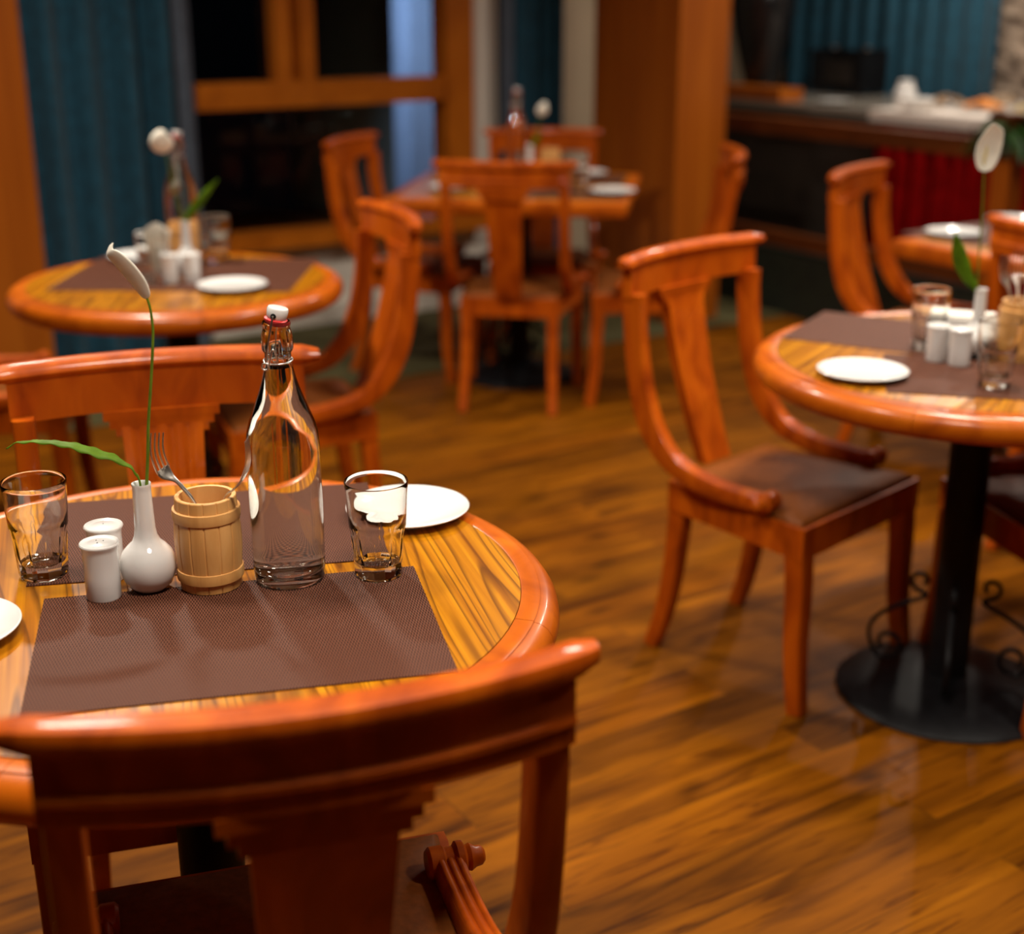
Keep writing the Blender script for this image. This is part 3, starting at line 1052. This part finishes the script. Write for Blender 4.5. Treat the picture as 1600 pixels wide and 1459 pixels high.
lily(V3, [(.0, 0, .10), (-.002, 0, .1379), (-.0157, 0, .1788), (-.0250, 0, .2275), (-.0323, 0, .2838), (-.037, 0, .3109)],
     [(-.037, 0, .3077), (-.040, -.01, .322), (-.041, -.016, .338), (-.040, -.018, .354), (-.036, -.016, .368)],
     (.95, 0, .25), .028, 'round white lily bloom in front of the wide teal curtain', .4)
leaf(V3, [(.002, 0, .11), (.005, 0, .14), (.026, 0, .1657), (.058, 0, .2032), (.094, 0, .2435)], (.6, .2, -.7), [.002, .006, .012, .010, .001], 'green leaf against the dark window on the left round table')
V4 = (.07, 5.55, ZM)
lily(V4, [(0, 0, .10), (.010, 0, .14), (.030, 0, .20), (.042, 0, .245)], [(.042, 0, .245), (.046, -.006, .262), (.052, -.01, .28), (.060, -.006, .298)], (.9, 0, -.4), .020,
     'small pale lily bloom on the far square table', .4)
leaf(V4, [(.002, 0, .11), (.012, 0, .135), (.026, 0, .150), (.040, 0, .19)], (.7, .2, -.6), [.003, .012, .014, .001], 'green leaf low beside the vase on the far square table')


def make_barrel():
    t = thing('barrel_holder', '', 'cutlery holder')
    nst = 14
    def rf(r, z, a):
        if r < .033: return r
        s = 2 * PI / nst
        b = abs(((a + .1) % s) - s / 2) / (s / 2)
        return r * (1 - (.022 if b > .93 else 0.0) - .004 * b * b)
    prof = [(0, .0), (.0345, .0), (.0368, .001), (.0380, .012), (.0392, .030), (.0405, .050), (.0408, .062), (.0402, .078), (.0388, .094), (.0376, .106), (.0370, .1165), (.0362, .1175),
            (.0315, .1172), (.0310, .110), (.0318, .08), (.0318, .02), (.031, .012), (0, .012)]
    MB().lathe(prof, 14 * 12, rfun=rf).build('barrel_body', M['barrel'], t, 25)
    for z0, z1, r_ in ((.0120, .0270, .0385), (.0885, .1035, .0388)):
        MB().lathe([(r_ - .002, z0), (r_ + .0018, z0 + .001), (r_ + .0026, (z0 + z1) / 2), (r_ + .0018, z1 - .001), (r_ - .002, z1), (r_ - .002, z0)], 64).build('hoop', M['barrel'], t, 30)
    return t


KG = 'small wooden barrels holding cutlery'
barrel = make_barrel(); barrel['group'] = KG
barrel.location = (-.371, 1.592, ZM)
barrel['label'] = 'small pale wooden barrel holding two forks on the nearest table'
for x, y, lab in [(1.005, 2.715, 'wooden barrel full of cutlery on the right round table'),
                  (-.875, 3.735, 'wooden barrel behind the vase on the left round table'),
                  (.15, 5.60, 'wooden barrel on the far square table')]:
    place_copy(barrel, (x, y, ZM), .3, lab, KG)


def make_fork(loc, path, wvec, label, spread=.0095, group='dinner forks'):
    t = thing('fork', label, 'fork', loc, 0, group)
    P = catmull([Vector(p) for p in path], 5)
    n = len(P); wv = Vector(wvec).normalized()
    L = [0]
    for i in range(1, n): L.append(L[-1] + (P[i] - P[i - 1]).length)
    tot = L[-1]
    # handle and root, from the handle end up to where the tines start
    rings = []; fr = []
    for i in range(n):
        T = (P[min(i + 1, n - 1)] - P[max(i - 1, 0)]).normalized()
        wq = (wv - T * wv.dot(T)).normalized(); nn = T.cross(wq)
        fr.append((P[i], wq, nn))
    ti = next(i for i in range(n) if tot - L[i] < .046)
    for i in range(ti + 1):
        d = L[ti] - L[i]
        hw = .0030
        if d < .026: hw = .0030 + (spread + .0018 - .0030) * (0.5 + .5 * math.cos(PI * d / .026))
        elif L[ti] - d < .07: hw = .0030 + .0022 * (1 - (L[i]) / .07)
        th = .0013
        p, wq, nn = fr[i]
        rings.append([p + wq * (hw * math.cos(a)) + nn * (th * math.sin(a)) for a in [2 * PI * k / 12 for k in range(12)]])
    MB().loft(rings).build('handle', M['steel'], t, 50)
    for k in range(4):
        u = (k - 1.5) / 1.5
        mb = MB()
        pts = [fr[i][0] + fr[i][1] * (u * spread) for i in range(ti - 1, n)]
        m_ = len(pts)
        mb.tube(pts, [.0013 - .0006 * (i / m_) ** 2 for i in range(m_)], 8)
        mb.build('tine', M['steel'], t, 60)
    return t


KB = (-.371, 1.592, ZM)
make_fork(KB, [(.020, .012, .016), (.006, .004, .060), (-.0143, 0, .108), (-.0234, 0, .1224), (-.0327, 0, .1341), (-.0406, -.001, .1413), (-.0468, -.003, .1494), (-.0512, -.004, .1644), (-.0527, -.003, .1785), (-.0514, 0, .1952)],
          (.55, .80, .15), 'steel fork leaning left out of the nearest wooden barrel')
make_fork(KB, [(-.012, .016, .016), (.004, .004, .065), (.0251, -.008, .1155), (.0376, -.017, .1290), (.0490, -.026, .1420), (.0560, -.031, .1545), (.0610, -.034, .1695), (.0622, -.035, .1845), (.0615, -.035, .1985)],
          (.02, .97, -.22), 'steel fork leaning right against the bottle from the nearest barrel')
# cutlery and napkins in the other barrels
BR = (1.005, 2.715, ZM)
for i, (dx, dy, h, w_, lab) in enumerate([(-.040, .006, .205, (.9, .4, 0), 'steel fork leaning furthest left in the barrel on the right round table'),
                                          (-.018, -.006, .215, (.8, -.6, 0), 'steel fork near the middle of the barrel on the right round table'),
                                          (.012, .008, .210, (.9, .3, 0), 'steel fork leaning right in the barrel on the right round table')]):
    make_fork(BR, [(-dx * .3, -dy * .3, .014), (dx * .3, dy * .3, .09), (dx * .7, dy * .7, .14), (dx * .95, dy * .95, .165), (dx * 1.05, dy, .185), (dx, dy, h)], w_, lab)


def napkin(loc, rz, label, h=.11, w_=.05):
    """a folded paper napkin fanned upright"""
    rows = []
    for i in range(9):
        q = i / 8
        row = []
        for j in range(13):
            u = j / 6 - 1
            spread_ = .012 + (w_ - .012) * q ** .8
            row.append((u * spread_, .006 * (1 if j % 2 else -1) * (.4 + .6 * q), h * q * (1 - .16 * abs(u) ** 1.5 * q)))
        rows.append(row)
    o = MB().surf(rows).build('napkin', M['paper'], None, 0, loc, rz)
    sm = o.modifiers.new('thickness', 'SOLIDIFY'); sm.thickness = .001
    return tag(o, label, 'napkin', 'folded napkins')


napkin((-.915, 3.605, ZM), .2, 'white fanned napkin standing left of the vase on the left round table', .135, .035)
napkin((1.028, 2.695, ZM + .014), .1, 'white folded napkin sticking out of the barrel on the right round table', .160, .026)

# napkin rest with flat napkins on the right table
t = thing('napkin_holder', 'low white holder of flat napkins behind the shakers on the right round table', 'napkin holder', (.935, 2.845, ZM), rad(-20))
MB().box((0, 0, .004), (.135, .075, .008)).box((0, .034, .03), (.135, .006, .056)).box((0, -.034, .03), (.135, .006, .056)).bevel(.002).build('tray', M['china'], t)
MB().box((0, 0, .036), (.125, .06, .055)).bevel(.003).build('napkin_stack', M['paper'], t)

# ------------------------------------------------------------------ buffet side
t = thing('partition_rail', 'low dark wooden railing in front of the serving counter and buffet', 'railing', RO, RR)
MB().box((.55, 0, .865), (1.86, .09, .07)).bevel(.006).build('top_rail', M['darkwood'], t)
MB().box((.55, 0, .355), (1.86, .06, .07)).bevel(.006).build('bottom_rail', M['darkwood'], t)
for x in (-.33, 1.44):
    MB().box((x, 0, .44), (.085, .085, .88)).bevel(.006).build('post', M['pillar'], t)
o = MB().box((.55, .06, .15), (1.7, .14, .30)).bevel(.01).build('planter_box', M['soil'], None, 38, RO, RR)
tag(o, 'dark low planter box on the floor beneath the wooden railing', 'planter')

t = thing('serving_counter', 'grey granite topped serving counter behind the wooden railing', 'counter', RO, RR)
MB().box((-.62, .88, .905), (1.80, .86, .04)).bevel(.006).build('countertop', M['granite'], t)
MB().box((-.62, .93, .44), (1.72, .72, .88)).build('base_cabinet', M['stone'], t, 0)
tag(MB().box((-.62, .55, .62), (1.74, .05, .50)).bevel(.004).build('apron_board', M['stone'], t), 'dark apron board')
MB().box((.02, .545, .24), (.42, .03, .30)).bevel(.004).build('cabinet_door', M['stone'], t)

t = thing('buffet_table', 'buffet table with white cloth top and pleated red skirt', 'buffet table', RO, RR)
tag(MB().box((.995, .85, .915), (1.42, .80, .03)).bevel(.006).box((.995, .448, .905), (1.42, .012, .05)).build('white_tablecloth', M['whitecloth'], t), 'white cloth top')


def skirt():
    mb = MB(); rows = []
    for z in (.02, .25, .5, .75, .90):
        row = []
        for i in range(0, 281):
            x = .295 + 1.40 * i / 280
            row.append((x, .50 + .034 * math.sin(i * 2 * PI / 20 + math.sin(i * .05)) * (1.2 - .4 * z) + .006 * math.sin(i * .21), z))
        rows.append(row)
    mb.surf(rows); mb.surf([[(x, y + .004, z) for x, y, z in reversed(r)] for r in rows])
    return mb


tag(skirt().build('pleated_skirt', M['redcloth'], t, 60), 'dark red pleated skirt')
MB().box((.98, .87, .45), (1.34, .66, .88)).build('table_frame', M['darkwood'], t, 0)
ZB = .931


def rs(s, off, z):
    c_, s_ = math.cos(RR), math.sin(RR)
    return (RO[0] + c_ * s - s_ * off, RO[1] + s_ * s + c_ * off, z)


# black appliance on the counter
t = thing('toaster', 'black boxy appliance on the granite counter in front of the teal curtain', 'appliance', rs(-.585, 1.19, .926), RR)
mb = MB().box((0, 0, .125), (.38, .20, .22)); mb.bevel(.03, 4).build('casing', M['black'], t)
MB().box((.02, -.102, .12), (.20, .006, .12)).bevel(.002).build('door_window', M['stone'], t)
for x in (-.11, .13):
    MB().lathe([(0, 0), (.018, 0), (.018, .012), (0, .014)], 16).build('dial', M['steel'], t, 40, (x, 0, .236))
for x in (-.13, .13):
    for y in (-.07, .07):
        MB().lathe([(0, 0), (.012, 0), (.012, .018), (0, .018)], 12).build('foot', M['black'], t, 40, (x, y, 0))
# tall dark urn
t = thing('urn', 'tall black tapering urn beside the square wood pillar', 'urn', rs(-.80, .75, .926), RR)
MB().lathe([(0, 0), (.07, 0), (.075, .02), (.085, .05), (.12, .18), (.155, .32), (.175, .45), (.17, .55), (.12, .62), (.09, .66), (.10, .69), (.08, .69), (.07, .64), (0, .5)], 40).build('urn_body', M['black'], t, 50)
# wooden stand below the urn
o = MB().box((0, 0, .03), (.52, .16, .06)).bevel(.01).build('carved_board', M['pillar'], None, 38, rs(-.62, .56, .926), RR)
tag(o, 'low orange brown wooden board on the counter in front of the urn', 'board')
# white crockery and food
o = MB().lathe([(0, 0), (.045, 0), (.05, .01), (.052, .07), (.04, .095), (.034, .10), (.036, .12), (.028, .125), (0, .12)], 28).build('white_jug', M['china'], None, 50, rs(.30, .66, .931))
tag(o, 'tall white jug at the left end of the buffet', 'jug')
o = MB().lathe([(0, 0), (.05, 0), (.075, .04), (.085, .05), (.08, .052), (.06, .02), (0, .012)], 28).build('white_bowl', M['china'], None, 50, rs(.45, .58, .931))
tag(o, 'white bowl beside the jug on the buffet', 'bowl')
o = MB().lathe([(0, .003), (.05, .003), (.085, .012), (.086, .015), (.05, .008), (0, .008)], 32).build('counter_glint', M['china'], None, 50, rs(-.12, .62, .926))  # white disc added as the bright lamp reflection on the granite
tag(o, 'small white disc standing in for a lamp reflection on the granite counter', 'counter_glint')


def heap(mb, n, r, rr, seed, h=.03):
    rnd = random.Random(seed)
    for i in range(n):
        a = rnd.uniform(0, 2 * PI); q = r * math.sqrt(rnd.random())
        z = h * (1 - (q / r) ** 2) + rr * .6
        s = rr * rnd.uniform(.7, 1.2)
        mb.lathe([(0, -s * .7), (s * .7, -s * .4), (s, 0), (s * .7, s * .4), (0, s * .7)], 8, (q * math.cos(a), q * math.sin(a), z))
    return mb


for s, off, col, seed, lab in [(.38, .86, (.22, .12, .05), 1, 'white platter of brown pastries left on the buffet'),
                               (.645, .80, (.62, .20, .01), 2, 'white platter heaped with orange fruit on the buffet'),
                               (.91, .84, (.42, .30, .12), 3, 'white platter of pale bread right on the buffet'),
                               (.52, 1.08, (.30, .20, .12), 4, 'white platter of mixed pastries at the back of the buffet')]:
    t = thing('food_platter', lab, 'platter', rs(s, off, .931), RR, 'food platters on the buffet')
    MB().lathe([(0, .002), (.08, .002), (.12, .014), (.122, .017), (.08, .008), (0, .008)], 36).build('platter', M['china'], t, 50)
    o = heap(MB(), 42, .085, .018, seed, .035).build('food', plain('food_%d' % seed, col, .5, .35, 60), t, 60)
    o['kind'] = 'stuff'

# potted plant on the rail post
t = thing('potted_plant', 'dark leafy pot plant on the right railing post', 'plant', rs(1.42, 0, .9005), RR)
MB().lathe([(0, 0), (.05, 0), (.07, .09), (.075, .10), (.065, .10), (.06, .085), (0, .08)], 28).build('pot', M['darkwood'], t, 50)
mb = MB()
rnd = random.Random(11)
for k in range(46):
    a = rnd.uniform(0, 2 * PI); L = rnd.uniform(.10, .22); up = rnd.uniform(-.6, .35)
    d = Vector((math.cos(a), math.sin(a), up)).normalized()
    side_ = d.cross(Vector((0, 0, 1))).normalized()
    base = Vector((0, 0, .085))
    rows = []
    for i in range(6):
        q = i / 5
        c_ = base + d * (L * q) + Vector((0, 0, -.09 * q * q))
        hw = .028 * math.sin(PI * min(1, q * .95 + .05))
        rows.append([c_ - side_ * hw, c_ + Vector((0, 0, -.004)), c_ + side_ * hw])
    mb.surf(rows)
mb.build('foliage', M['green_dark'], t, 70)
